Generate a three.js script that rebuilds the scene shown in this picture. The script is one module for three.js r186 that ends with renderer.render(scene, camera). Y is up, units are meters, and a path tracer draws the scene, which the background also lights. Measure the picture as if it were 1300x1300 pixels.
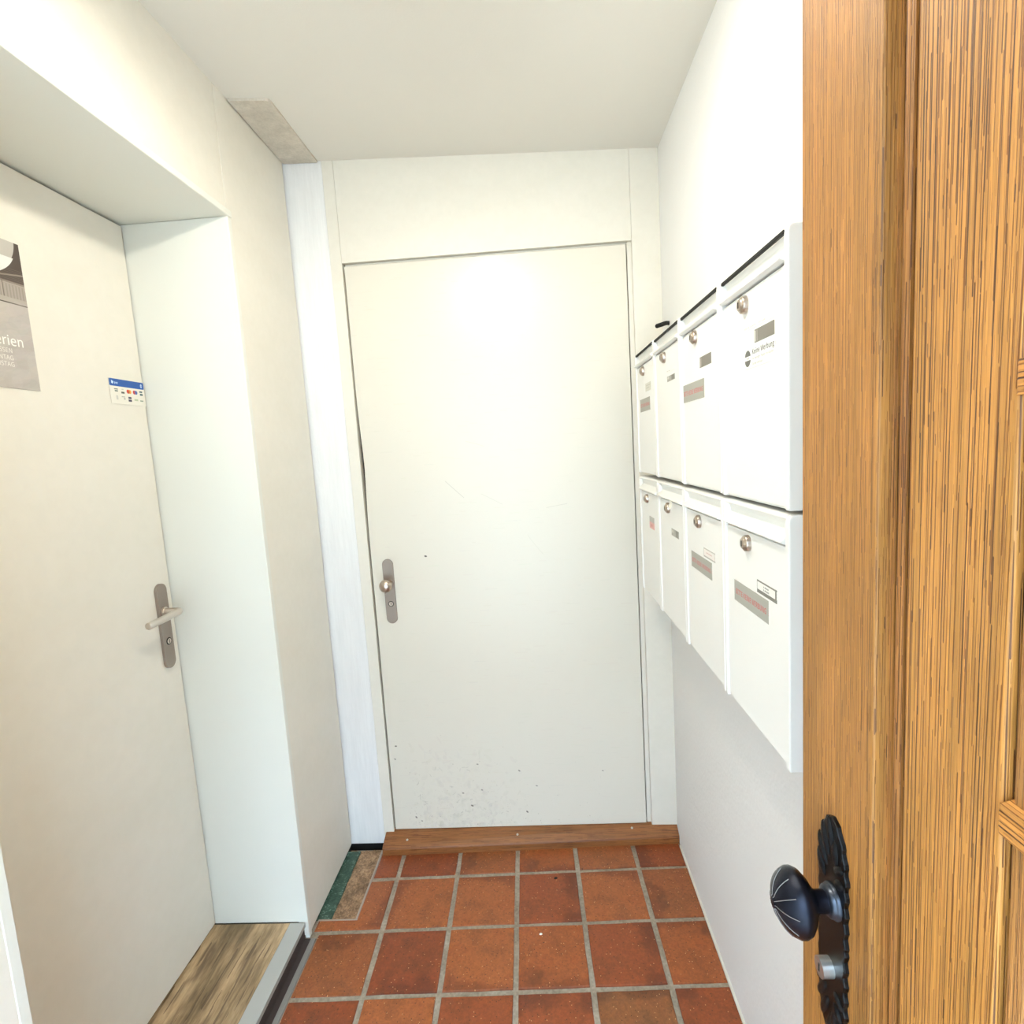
import * as THREE from 'three';
import { RoundedBoxGeometry } from 'three/addons/geometries/RoundedBoxGeometry.js';
import { mergeGeometries } from 'three/addons/utils/BufferGeometryUtils.js';

// ------------------------------------------------------------------ camera, sky, exposure
const scene = new THREE.Scene();
const camera = new THREE.PerspectiveCamera(85.72, 1, 0.03, 200);
camera.position.set(0.5989, 1.4272, 1.8672);
camera.rotation.set(-0.1146, 0.052, -0.0617, 'YXZ');
const SKY = new THREE.Color().setRGB(0.6, 0.79, 1.0);      // overcast daylight outside the open front door
const SKY_LEVEL = 45;
scene.background = SKY;
scene.backgroundIntensity = SKY_LEVEL;
const LAMP = { x: 0.42, y: 2.235, z: 1.05, r: 0.032, candela: 3.25, color: [1, 0.945, 0.83] };
const renderer = new THREE.WebGLRenderer({ antialias: true });
renderer.toneMapping = THREE.LinearToneMapping;
renderer.toneMappingExposure = 0.6;
renderer.shadowMap.enabled = true;

// ------------------------------------------------------------------ helpers
let seed = 7;
const rnd = () => { seed = (seed * 1664525 + 1013904223) >>> 0; return seed / 4294967296; };
const rr = (a, b) => a + (b - a) * rnd();
const hash = (x, y, s) => { let h = Math.imul(x, 374761393) ^ Math.imul(y, 668265263) ^ Math.imul(s + 11, 2147483647 ^ 0x5bd1e995); h = Math.imul(h ^ (h >>> 13), 1274126177); return ((h ^ (h >>> 16)) >>> 0) / 4294967296; };
function vnoise(x, y, px, py, s) {                          // value noise that repeats after px, py cells
  const xi = Math.floor(x), yi = Math.floor(y), fx = x - xi, fy = y - yi, m = (a, p) => ((a % p) + p) % p;
  const u = fx * fx * (3 - 2 * fx), v = fy * fy * (3 - 2 * fy);
  const h = (i, j) => hash(m(xi + i, px), m(yi + j, py), s);
  return (h(0, 0) * (1 - u) + h(1, 0) * u) * (1 - v) + (h(0, 1) * (1 - u) + h(1, 1) * u) * v;
}
function fbm(u, v, fx, fy, oct, s) { let a = 0, w = 0.5, t = 0; for (let k = 0; k < oct; k++) { a += w * vnoise(u * fx, v * fy, fx, fy, s + k); t += w; w *= 0.5; fx *= 2; fy *= 2; } return a / t; }
function dataTex(w, h, fn, srgb = true) {                   // fn(u, v) gives r, g, b in 0..255
  const d = new Uint8Array(w * h * 4);
  for (let j = 0; j < h; j++) for (let i = 0; i < w; i++) { const c = fn(i / w, j / h, i, j), k = (j * w + i) * 4; d[k] = Math.max(0, Math.min(255, c[0])); d[k + 1] = Math.max(0, Math.min(255, c[1])); d[k + 2] = Math.max(0, Math.min(255, c[2])); d[k + 3] = 255; }
  const t = new THREE.DataTexture(d, w, h); t.magFilter = THREE.LinearFilter; t.minFilter = THREE.LinearMipmapLinearFilter; t.generateMipmaps = true;
  t.wrapS = t.wrapT = THREE.RepeatWrapping; if (srgb) t.colorSpace = THREE.SRGBColorSpace; t.needsUpdate = true; return t;
}
function rep(t, sx, sy) { const c = t.clone(); c.repeat.set(1 / sx, 1 / sy); c.needsUpdate = true; return c; }
function canvasTex(w, h, draw) { const c = document.createElement('canvas'); c.width = w; c.height = h; draw(c.getContext('2d'), w, h); const t = new THREE.CanvasTexture(c); t.colorSpace = THREE.SRGBColorSpace; t.anisotropy = 8; return t; }
const std = (color, roughness = 0.6, more = {}) => new THREE.MeshStandardMaterial({ color, roughness, ...more });

function uvMetres(g) {                                      // uv in metres, by the way each face looks
  g = g.index ? g.toNonIndexed() : g; const p = g.attributes.position, uv = new Float32Array(p.count * 2);
  const a = new THREE.Vector3(), b = new THREE.Vector3(), c = new THREE.Vector3(), n = new THREE.Vector3();
  for (let i = 0; i < p.count; i += 3) {
    a.fromBufferAttribute(p, i); b.fromBufferAttribute(p, i + 1); c.fromBufferAttribute(p, i + 2);
    n.crossVectors(b.clone().sub(a), c.clone().sub(a)); const ax = Math.abs(n.x), ay = Math.abs(n.y), az = Math.abs(n.z);
    [a, b, c].forEach((q, k) => { const o = (i + k) * 2; if (ax >= ay && ax >= az) { uv[o] = q.z; uv[o + 1] = q.y; } else if (ay >= az) { uv[o] = q.x; uv[o + 1] = q.z; } else { uv[o] = q.x; uv[o + 1] = q.y; } });
  }
  g.setAttribute('uv', new THREE.BufferAttribute(uv, 2)); return g;
}
function bx(x0, x1, y0, y1, z0, z1, r = 0.0015, seg = 2) {
  const w = x1 - x0, h = y1 - y0, d = z1 - z0;
  const g = r > 0 ? new RoundedBoxGeometry(w, h, d, seg, Math.min(r, w / 2.01, h / 2.01, d / 2.01)) : new THREE.BoxGeometry(w, h, d);
  g.translate((x0 + x1) / 2, (y0 + y1) / 2, (z0 + z1) / 2); return uvMetres(g);
}
function cyl(r0, r1, len, seg = 40) { return new THREE.CylinderGeometry(r0, r1, len, seg).toNonIndexed(); }
const flat = (g) => { g = g.index ? g.toNonIndexed() : g; for (const k of Object.keys(g.attributes)) if (!['position', 'normal', 'uv'].includes(k)) g.deleteAttribute(k); return g; };
const used = {};
function numbered(n) { const k = used[n] = (used[n] ?? -1) + 1; return k ? `${n}_${String(k).padStart(3, '0')}` : n; }
function obj(name, geo, m, parent = scene) {
  if (Array.isArray(geo)) geo = geo.length > 1 ? mergeGeometries(geo.map(flat)) : geo[0];
  const o = new THREE.Mesh(geo, m); o.name = parent === scene ? numbered(name) : name; o.castShadow = o.receiveShadow = true; parent.add(o); return o;
}
function group(name, [x, y, z] = [0, 0, 0]) { const g = new THREE.Group(); g.name = numbered(name); g.position.set(x, y, z); scene.add(g); return g; }
function tag(o, label, category, grp) { if (label) o.userData.label = label; if (category) o.userData.category = category; if (grp) o.userData.group = grp; return o; }
function structure(o, label, category) { o.userData.kind = 'structure'; return tag(o, label, category); }
function extrude(pts, depth, bevel = 0, holes = []) {       // a polygon in x, y pushed along z
  const s = pts instanceof THREE.Shape ? pts : new THREE.Shape(pts.map(([x, y]) => new THREE.Vector2(x, y))); s.holes.push(...holes);
  return new THREE.ExtrudeGeometry(s, { depth, bevelEnabled: bevel > 0, bevelSize: bevel, bevelThickness: bevel, bevelOffset: -bevel, bevelSegments: 2, curveSegments: 24 });
}
function capsuleShape(w, h) {                               // a plate with round ends
  const r = w / 2, s = new THREE.Shape(); s.moveTo(-r, -h / 2 + r); s.absarc(0, -h / 2 + r, r, Math.PI, 2 * Math.PI, false); s.lineTo(r, h / 2 - r); s.absarc(0, h / 2 - r, r, 0, Math.PI, false); s.closePath(); return s;
}
function tube(pts, r, seg = 40, rad = 16) { return new THREE.TubeGeometry(new THREE.CatmullRomCurve3(pts.map((p) => new THREE.Vector3(...p)), false, 'centripetal'), seg, r, rad, false); }

// ------------------------------------------------------------------ materials
const roll = dataTex(512, 512, (u, v) => { const a = fbm(u, v, 90, 90, 3, 3), b = fbm(u, v, 12, 12, 3, 9), c = 90 + 120 * a + 40 * (b - 0.5); return [c, c, c]; }, false);
const trowel = dataTex(512, 512, (u, v) => { const a = fbm(u + 0.02 * fbm(u, v, 6, 6, 2, 4), v, 9, 34, 4, 21), b = fbm(u, v, 100, 100, 2, 31), c = 255 * (0.65 * a + 0.35 * b); return [c, c, c]; }, false);
const brushedWhite = dataTex(512, 512, (u, v) => { const a = fbm(u, v, 14, 5, 4, 41), b = fbm(u, v, 80, 12, 3, 47), k = 236 + 11 * (a - 0.5) + 8 * (b - 0.5); return [k, k, k - 2]; });
const grimy = dataTex(512, 512, (u, v) => { const a = fbm(u, v, 5, 9, 4, 61), b = fbm(u, v, 60, 60, 2, 67), k = 7 * (a - 0.5) + 3 * (b - 0.5); return [229 + k, 224 + k, 211 + k * 1.2]; });
const M = {
  panel: std(0xffffff, 0.5, { map: rep(grimy, 0.9, 0.9), bumpMap: rep(roll, 0.25, 0.25), bumpScale: 0.00012 }),
  jamb: std(0xe4e4da, 0.42, { bumpMap: rep(roll, 0.25, 0.25), bumpScale: 0.0001 }),
  plasterWall: std(0xf0f0ee, 0.8, { bumpMap: rep(trowel, 0.6, 0.6), bumpScale: 0.0012 }),
  plasterStrip: std(0xffffff, 0.75, { map: rep(brushedWhite, 0.3, 0.8), bumpMap: rep(trowel, 0.3, 0.9), bumpScale: 0.0016 }),
  ceiling: std(0xe3dfd5, 0.9, { bumpMap: rep(roll, 0.3, 0.3), bumpScale: 0.0003 }),
  patch: std(0xffffff, 0.95, { map: rep(dataTex(256, 256, (u, v) => { const a = fbm(u, v, 10, 10, 4, 71), b = fbm(u, v, 60, 60, 2, 73), k = 26 * (a - 0.5) + 16 * (b - 0.5); return [206 + k, 197 + k, 182 + k]; }), 0.25, 0.25), bumpMap: rep(trowel, 0.2, 0.2), bumpScale: 0.001 }),
  masonry: std(0x8d887e, 0.95),
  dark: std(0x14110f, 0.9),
  steel: std(0xd2c8bd, 0.3, { metalness: 0.85, bumpMap: rep(roll, 0.04, 0.04), bumpScale: 0.00003 }),
  plateSteel: std(0x9c9086, 0.42, { metalness: 0.75 }),
  nickel: std(0xbdb0a4, 0.3, { metalness: 1 }),
  nosing: std(0xb4b2ab, 0.45, { metalness: 0.35, bumpMap: rep(roll, 0.05, 0.05), bumpScale: 0.00005 }),
  riser: std(0x3a2e2a, 0.6),
  iron: new THREE.MeshPhysicalMaterial({ color: 0x030304, roughness: 0.28, specularIntensity: 0.4, bumpMap: rep(roll, 0.02, 0.02), bumpScale: 0.0003 }),
  knobIron: std(0x171b27, 0.2, { metalness: 0.7, bumpMap: rep(roll, 0.03, 0.03), bumpScale: 0.0001 }),
  scored: std(0x8d8b88, 0.45, { metalness: 0.7 }),
  silver: std(0xc4c4c0, 0.3, { metalness: 0.9 }),
  boxWhite: std(0xf4f3ee, 0.36, { bumpMap: rep(roll, 0.03, 0.03), bumpScale: 0.00004 }),
  blackPlastic: std(0x060606, 0.75),
  paper: std(0xf2efe2, 0.8),
};
function oak(s, fine) {                                     // flat-sawn oak, grain along v: pale ground, thin broken dark pores
  const W = 1024, H = 2048, t = canvasTex(W, H, (g) => {
    let q = s; const r = () => { q = (Math.imul(q, 1664525) + 1013904223) >>> 0; return q / 4294967296; };
    const im = g.createImageData(W, H), d = im.data, base = fine ? [196, 138, 72] : [206, 146, 76];
    for (let j = 0; j < H; j++) for (let i = 0; i < W; i++) {
      const u = i / W, v = j / H, x = ((u + 0.03 * (vnoise(u * 3, v * 2, 3, 2, s + 4) - 0.5)) % 1 + 1) % 1;
      const a = vnoise(x * 26, v * 3, 26, 3, s) - 0.5, b = vnoise(x * 120, v * 5, 120, 5, s + 1) - 0.5, c = fbm(u, v, 5, 7, 3, s + 2) - 0.5, f = vnoise(x * 330, v * 40, 330, 40, s + 3) - 0.5, k = (j * W + i) * 4;
      const m = 1 + 0.13 * a + 0.14 * b + 0.16 * c + 0.16 * f; d[k] = base[0] * m; d[k + 1] = base[1] * (m - 0.02 * a) ; d[k + 2] = base[2] * (m + 0.12 * c); d[k + 3] = 255;
    }
    g.putImageData(im, 0, 0); g.lineCap = 'round';
    const lean = (x) => fine ? 0 : 26 * (x / W - 0.4);      // the coarse board's grain leans a little
    const pore = (x, y, len, w, al, tone) => { for (const ox of [-W, 0, W]) for (const oy of [-H, 0, H]) { if (x + ox < -90 || x + ox > W + 90 || y + oy > H || y + oy + len < 0) continue; g.strokeStyle = `rgba(${tone},${al})`; g.lineWidth = w; g.beginPath(); const k = len / H, b0 = 5 * (vnoise(x / 60, y / 300, 17, 7, s + 6) - 0.5); g.moveTo(x + ox, y + oy); g.bezierCurveTo(x + ox + b0 - lean(x) * k * 2, y + oy + len / 3, x + ox - b0 - lean(x) * k * 4, y + oy + 2 * len / 3, x + ox - lean(x) * k * 6, y + oy + len); g.stroke(); } };
    for (let k = 0; k < (fine ? 2600 : 1500); k++) pore(r() * W, r() * H, 10 + 50 * r(), 1.5 + 2 * r(), 0.2 + 0.25 * r(), '120,68,24');
    const rows = fine ? 70 : 60;                            // growth rings: chains of long pores
    for (let n = 0; n < rows; n++) { const x0 = (n + 0.8 * r()) / rows * W, dark = r(); let y = -H * r() * 0.2; while (y < H) { const len = (fine ? 40 : 90) + (fine ? 160 : 330) * r(); if (r() < (fine ? 0.75 : 0.85)) pore(x0 + 8 * (r() - 0.5), y, len, fine ? 2.2 + 2.2 * r() : 2.6 + 3.4 * r(), (fine ? 0.42 : 0.6) + (fine ? 0.35 : 0.4) * dark * r(), dark > 0.5 ? '70,34,6' : '110,60,14'); y += len * (0.7 + 0.5 * r()); } }
    for (let k = 0; k < 60; k++) pore(r() * W, r() * H, 12 + 30 * r(), 3 + 2 * r(), 0.7, '66,34,14');
  });
  t.wrapS = t.wrapT = THREE.RepeatWrapping; return t;
}
const oakFine = oak(101, true), oakCoarse = oak(203, false);
const oakMat = (t, w, h, more = {}) => std(0xffffff, 0.52, { map: rep(t, w, h), bumpMap: rep(t, w, h), bumpScale: 0.0006, ...more });
M.oakStile = oakMat(oakFine, 0.16, 0.9, { color: new THREE.Color().setRGB(0.65, 0.61, 0.49) });
M.oakBoard = oakMat(oakCoarse, 0.16, 0.8, { color: new THREE.Color().setRGB(0.69, 0.65, 0.52) });
M.oakBead = oakMat(oakCoarse, 0.1, 0.7, { color: new THREE.Color().setRGB(0.56, 0.5, 0.41) });
M.oakBar = oakMat(oakCoarse, 0.2, 0.6, { color: new THREE.Color().setRGB(0.78, 0.7, 0.58) });
M.oakReveal = oakMat(oakFine, 0.12, 0.7, { color: new THREE.Color().setRGB(0.6, 0.58, 0.56) });
M.oakDark = oakMat(oakCoarse, 0.2, 0.8, { color: 0x3a281c, roughness: 0.5 });
M.sill = std(0xffffff, 0.42, { map: rep(dataTex(1024, 256, (u, v) => { const a = fbm(u, v, 6, 40, 4, 301), b = fbm(u, v, 5, 4, 3, 305), c = fbm(u, v, 24, 90, 2, 309), t = 0.6 * a + 0.4 * b, p = c > 0.66 ? 24 : 0; return [96 + 70 * t - p, 58 + 48 * t - p, 28 + 28 * t - p * 0.6]; }), 0.9, 0.12) });
M.plank = std(0xffffff, 0.5, { map: rep(dataTex(512, 1024, (u, v) => {   // weathered oak decor, grain along v
  const w = u + 0.06 * (fbm(u, v, 3, 3, 3, 401) - 0.5), x = ((w % 1) + 1) % 1, a = fbm(x, v, 7, 3, 4, 405), b = fbm(x, v, 40, 10, 3, 409), c = fbm(u, v, 4, 5, 3, 413);
  const knot = THREE.MathUtils.smoothstep(fbm(x, v, 7, 5, 4, 417), 0.56, 0.8), t = 0.55 * a + 0.25 * b + 0.2 * c, crack = fbm(x, v, 40, 5, 2, 421) > 0.78 ? 0.5 : 0, p = Math.max(knot * 0.55, crack);
  const tt = THREE.MathUtils.smoothstep(t, 0.22, 0.78), col = [104 + 92 * tt, 84 + 80 * tt, 56 + 68 * tt]; const f = 22 * (fbm(x, v, 110, 30, 2, 425) - 0.5) + 14 * (fbm(u, v, 60, 60, 2, 431) - 0.5); return col.map((q, k) => (q + f) * (1 - p) + [66, 48, 32][k] * p); }), 0.24, 0.62) });
const grout = std(0xffffff, 0.9, { map: rep(dataTex(512, 512, (u, v) => { const a = fbm(u, v, 10, 10, 4, 501), b = fbm(u, v, 90, 90, 2, 505), k = 46 * (a - 0.5) + 34 * (b - 0.5); return [152 + k, 140 + k, 122 + k * 0.95]; }), 0.5, 0.5), bumpMap: rep(roll, 0.06, 0.06), bumpScale: 0.0012 });
const clay = [0, 1, 2, 3, 4, 5].map((n) => {                // fired clay: mottled, pitted, flashed darker along a side by the kiln
  const s = 601 + n * 37, base = [[164, 90, 46], [150, 76, 38], [168, 96, 52], [142, 70, 34], [156, 90, 50], [142, 88, 50]][n], side = n % 4;
  const t = dataTex(384, 384, (u, v) => {
    const a = fbm(u, v, 5, 5, 4, s), b = fbm(u, v, 40, 40, 3, s + 5), c = fbm(u, v, 120, 120, 2, s + 9), e = [u, v, 1 - u, 1 - v][side];
    const flash = THREE.MathUtils.smoothstep(0.34 - e + 0.7 * (fbm(u, v, 4, 4, 3, s + 13) - 0.5), 0.05, 0.3) * 0.5 + THREE.MathUtils.smoothstep(a, 0.58, 0.75) * 0.25;
    let k = base.map((q, i) => q * (0.78 + 0.32 * a + 0.22 * (b - 0.5) + 0.14 * (c - 0.5)) * (1 - flash * [0.32, 0.42, 0.46][i]));
    const pit = hash(Math.floor(u * 96), Math.floor(v * 96), s + 17), grit = hash(Math.floor(u * 110), Math.floor(v * 110), s + 19);
    if (pit > 0.993) k = [70, 32, 18]; if (grit > 0.9965) k = [222, 176, 124]; return k;
  });
  return std(new THREE.Color().setRGB(0.86, 0.8, 0.66), 0.46, { map: t, bumpMap: t, bumpScale: 0.0008 });
});

// ------------------------------------------------------------------ measures of the room
const XL = -0.166, XD = -0.4477, XR = 1.027, ZJ = 0.3973, ZN = 1.2, HL = 2.068, ZF = 2.26, ZW = 2.5;
const ceilY = (x) => 2.3804 - 0.0460 * (x + 0.04);

// ceiling: a slab that falls a little to the right
{
  const g = new THREE.BoxGeometry(2.2, 0.12, 3.2, 1, 1, 1), p = g.attributes.position;
  for (let i = 0; i < p.count; i++) { const x = p.getX(i) + 0.43; p.setXYZ(i, x, ceilY(x) + 0.06 + p.getY(i), p.getZ(i) + 1.1); }
  g.computeVertexNormals();
  const c = group('ceiling'); obj('slab', uvMetres(g), M.ceiling, c);
  structure(c, 'pale grey white painted ceiling of the entrance hall', 'ceiling');
  const w = 0.112, l = 0.322, s = new THREE.Shape(); s.moveTo(0, 0); s.lineTo(w, 0); s.lineTo(w, l - 0.02); s.quadraticCurveTo(w, l, w - 0.02, l); s.lineTo(0.004, l + 0.004); s.closePath();
  const pg = extrude(s, 0.006, 0.001); pg.rotateX(Math.PI / 2); pg.rotateZ(-0.046); pg.translate(XL + 0.0015, ceilY(XL) - 0.0005, 0.008);
  obj('bare_patch', uvMetres(pg), M.patch, c).userData.label = 'unpainted grey plaster patch in the left corner';
}

// wall on the right
{
  const w = group('wall_right'); obj('plaster', bx(XR, XR + 0.25, -0.1, 2.5, -0.2, ZW, 0), M.plasterWall, w);
  structure(w, 'white plastered right wall carrying the letterboxes', 'wall');
}
// wall on the left: boxed in with cream panels around the recessed side door
{
  const w = group('wall_left');
  obj('masonry', [bx(-0.75, XD - 0.06, -0.1, 2.5, -0.2, ZW, 0), bx(XD - 0.06, XL - 0.03, -0.1, 2.5, -0.2, ZJ - 0.02, 0), bx(XD - 0.06, XL - 0.03, -0.1, 2.5, ZN + 0.02, ZW, 0), bx(XD - 0.06, XL - 0.03, HL + 0.02, 2.5, ZJ - 0.02, ZN + 0.02, 0)], M.masonry, w);
  obj('panel', bx(XL - 0.028, XL, 0.012, 2.395, 0.014, ZJ - 0.0008, 0.0012), M.panel, w);
  obj('panel', bx(XL - 0.028, XL, HL + 0.0185, 2.395, ZJ + 0.0008, ZW, 0.0012), M.panel, w);
  obj('panel', bx(XL - 0.028, XL, 0.012, HL + 0.017, ZN + 0.001, ZW, 0.0012), M.panel, w);
  obj('jamb_lining', bx(XD - 0.05, XL + 0.001, 0.056, HL - 0.0005, ZJ - 0.018, ZJ, 0.0025), M.jamb, w);
  obj('jamb_lining', bx(XD - 0.05, XL + 0.001, 0.056, HL - 0.0005, ZN, ZN + 0.018, 0.0025), M.jamb, w);
  obj('gap_shade', bx(XL - 0.03, XL - 0.01, -0.03, 0.011, 0.0, ZJ - 0.02, 0), M.dark, w);  // near-black strip standing in for the shade in the gap below the panel
  obj('jamb_foot', bx(XL - 0.012, XL + 0.001, 0.002, 0.0555, ZJ - 0.018, ZJ - 0.002, 0.001), M.jamb, w);
  obj('head_lining', bx(XD - 0.05, XL + 0.004, HL, HL + 0.0175, ZJ - 0.018, ZN + 0.018, 0.003), M.jamb, w);
  structure(w, 'cream panelled left wall around the recessed side door', 'wall');
}
// wall at the back: plaster strip, cream casing boards, masonry behind
{
  const w = group('wall_back');
  obj('masonry', [bx(-0.75, 1.3, -0.1, 2.5, -0.3, -0.06, 0), bx(-0.75, -0.02, 0.045, 2.5, -0.06, -0.014, 0)], M.masonry, w);
  obj('gap_shade', bx(XL - 0.03, -0.03, -0.06, 0.06, -0.04, -0.0205, 0), M.dark, w);  // shade under the plaster strip, put in as a near-black block
  obj('plaster_strip', bx(XL - 0.03, -0.0425, 0.005, 2.42, -0.02, 0.003, 0.002), M.plasterStrip, w).userData.label = 'roughly painted white plaster strip';
  obj('casing', bx(-0.042, -0.0052, 0.036, 2.4, -0.05, 0.005, 0.001), M.panel, w);
  obj('casing', bx(0.9365, XR, 0.03, 2.36, -0.05, 0.004, 0.001), M.panel, w);
  obj('stop_bead', bx(0.9222, 0.9368, 0.05, 2.0625, -0.05, -0.010, 0.001), M.panel, w);
  obj('stop_bead', bx(0.0, 0.9368, 2.0575, 2.064, -0.05, -0.014, 0.001), M.panel, w);
  obj('casing', bx(-0.0047, 0.936, 2.062, 2.4, -0.05, 0.004, 0.001), M.panel, w);
  structure(w, 'back wall of cream casing boards around the rear door', 'wall');
}
// front wall with the entrance opening, and the pavement outside
{
  const w = group('wall_front'), X0 = -0.08, X1 = 0.9;
  obj('masonry', [bx(-0.75, X0, -0.1, 2.5, ZF, ZW, 0), bx(X1, 1.3, -0.1, 2.5, ZF, ZW, 0), bx(X0, X1, 2.1, 2.5, ZF, ZW, 0)], M.plasterWall, w);
  structure(w, 'white front wall around the open entrance', 'wall');
  const p = group('pavement'); obj('slab', bx(-8, 8, -0.3, -0.06, ZW, 14, 0), std(0x9a978f, 0.9), p); structure(p, 'grey pavement outside the entrance', 'pavement');
  const h = group('added_house_front'), wm = std(0x5b646c, 0.2); obj('facade', bx(-14, 14, -0.3, 6.2, 9.4, 9.9, 0), std(0xa9a9a6, 0.9), h);  // unseen facade, added so the rear door mirrors less bright sky
  for (const y of [0.9, 3.7]) for (let i = -4; i < 5; i++) obj('window', bx(i * 2.6 - 0.55, i * 2.6 + 0.55, y, y + 1.4, 9.36, 9.41, 0), wm, h);
  structure(h, 'unseen grey house front added across the street to cut the sky reflection', 'house');
}

// ------------------------------------------------------------------ floor: terracotta tiles in grey grout
const floor = group('floor');
structure(floor, 'terracotta tiled floor with wide grey grout joints', 'floor');
{
  const HX = -0.0455, HZ0 = 0.02, HZ1 = 0.331;              // the opening in the left corner
  obj('grout', [bx(HX, XR + 0.02, -0.09, -0.0022, -0.06, ZW, 0), bx(-0.6, HX, -0.09, -0.0022, HZ1, ZW, 0), bx(-0.6, HX, -0.09, -0.04, -0.06, HZ1, 0)], grout, floor);
  const TX = 0.0439, TZ = 0.1689, S = 0.2045, A = -0.0247, c = Math.cos(A), s = Math.sin(A), G = 0.0072;
  const W = (a, b) => [TX + c * a - s * b, TZ + s * a + c * b], inv = (x, z) => [c * (x - TX) + s * (z - TZ), -s * (x - TX) + c * (z - TZ)];
  const clip = (P, ax, v, keepAbove) => { const out = []; for (let i = 0; i < P.length; i++) { const p = P[i], q = P[(i + 1) % P.length], ip = keepAbove ? p[ax] >= v : p[ax] <= v, iq = keepAbove ? q[ax] >= v : q[ax] <= v; if (ip) out.push(p); if (ip !== iq) { const t = (v - p[ax]) / (q[ax] - p[ax]); out.push([p[0] + t * (q[0] - p[0]), p[1] + t * (q[1] - p[1])]); } } return out; };
  const place = (P, i, j) => {
    const lift = rr(-0.0012, 0.0012), y0 = -0.014, g = extrude(P.map(([x, z]) => [x, -z]), 0.014 + lift, 0.0022); g.rotateX(-Math.PI / 2); g.translate(0, y0, 0);
    const p = g.attributes.position, uv = g.attributes.uv, turn = Math.floor(rnd() * 4);
    for (let k = 0; k < p.count; k++) { let [a, b] = inv(p.getX(k), p.getZ(k)); a = a / S - i; b = b / S - j; for (let t = 0; t < turn; t++) [a, b] = [1 - b, a]; uv.setXY(k, a, b); }
    obj('tile', g, clay[Math.floor(rnd() * 6)], floor);
  };
  for (let j = -2; j < 11; j++) for (let i = -2; i < 6; i++) {
    const e = () => rr(-0.0012, 0.0012), P0 = [];
    const c4 = [[i * S + G, j * S + G], [(i + 1) * S - G, j * S + G], [(i + 1) * S - G, (j + 1) * S - G], [i * S + G, (j + 1) * S - G]];
    c4.forEach(([a, b], k) => { const [na, nb] = c4[(k + 1) % 4]; for (let m = 0; m < 4; m++) P0.push(W(a + (na - a) * m / 4 + e() * 0.7, b + (nb - b) * m / 4 + e() * 0.7)); });
    let P = clip(P0, 0, XR - 0.006, false); P = clip(P, 0, j >= 1 ? -0.143 : XL + 0.001, true); P = clip(P, 1, -0.04, true); P = clip(P, 1, ZW - 0.01, false);
    if (P.length < 3) continue;
    if (i === -1 && j === -1) P = clip(P, 0, HX + 0.006, true);
    if (i === -1 && j === 0) {                              // the L-shaped cut tile beside the opening
      const x1 = Math.max(...P.map((q) => q[0])), z1 = Math.max(...P.map((q) => q[1])), z0 = Math.min(...P.map((q) => q[1]));
      P = [[HX + 0.004, z0 + 0.006], [x1 - 0.005, z0 + 0.002], [x1 - 0.001, z1 - 0.005], [XL + 0.004, z1], [XL + 0.004, HZ1 + 0.004], [HX + 0.004, HZ1 + 0.003]];
    }
    if (i <= -1 && j < -1) continue; if (i === -2 && j < 1) continue;
    if (P.length < 3) continue;
    const area = Math.abs(P.reduce((t, p, k) => { const q = P[(k + 1) % P.length]; return t + p[0] * q[1] - q[0] * p[1]; }, 0)) / 2;
    if (area < 0.0006) continue;
    place(P, i, j);
  }
  // the opening: rubble bed, mortar lip, green painted board along the panel
  const bed = new THREE.PlaneGeometry(0.125, 0.315, 40, 100); bed.rotateX(-Math.PI / 2); const bp = bed.attributes.position;
  for (let k = 0; k < bp.count; k++) { const u = bp.getX(k) / 0.125 + 0.5, v = bp.getZ(k) / 0.315 + 0.5; bp.setY(k, 0.010 * fbm(u, v, 4, 10, 4, 811) + 0.004 * fbm(u, v, 20, 50, 2, 815)); }
  bed.computeVertexNormals(); bed.translate(-0.106, -0.017, 0.176);
  const bt = dataTex(256, 512, (u, v) => { const a = fbm(u, v, 4, 9, 4, 821), b = fbm(u, v, 30, 70, 3, 825), t = 0.6 * a + 0.5 * b, k = hash(Math.floor(u * 60), Math.floor(v * 150), 829) > 0.985 ? 40 : 0; return [58 + 150 * t + k, 42 + 126 * t + k, 26 + 104 * t + k]; });
  obj('rubble_bed', bed, std(0xffffff, 0.95, { map: bt }), floor).userData.label = 'bare brown rubble in the corner opening';
  const gt = dataTex(128, 512, (u, v) => { const a = fbm(u, v, 4, 14, 4, 841), b = fbm(u, v, 20, 90, 2, 845), t = 0.6 * a + 0.4 * b; const z = b > 0.66 && a > 0.45 ? 34 : 0; return [18 + 74 * t + z, 40 + 78 * t + z, 32 + 66 * t + z]; });
  obj('green_board', bx(XL - 0.03, -0.128, -0.022, -0.004, 0.03, 0.329, 0.002), std(0xffffff, 0.7, { map: rep(gt, 0.1, 0.3) }), floor).userData.label = 'flaking dark green board in the corner opening';
  obj('mortar_lip', [bx(HX - 0.003, HX + 0.004, -0.03, 0.001, 0.03, HZ1 + 0.002, 0.002), bx(XL, HX, -0.03, 0.001, HZ1 - 0.003, HZ1 + 0.004, 0.002)], std(0xa8998a, 0.9), floor);
}
{
  const t = group('trim_1'); obj('mortar_fillet', bx(XR - 0.006, XR + 0.002, -0.01, 0.006, 0.05, ZF, 0.003), std(0xd8d2c4, 0.85), t);
  structure(t, 'thin mortar line where the right wall meets the tiles', 'trim');
}

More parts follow.
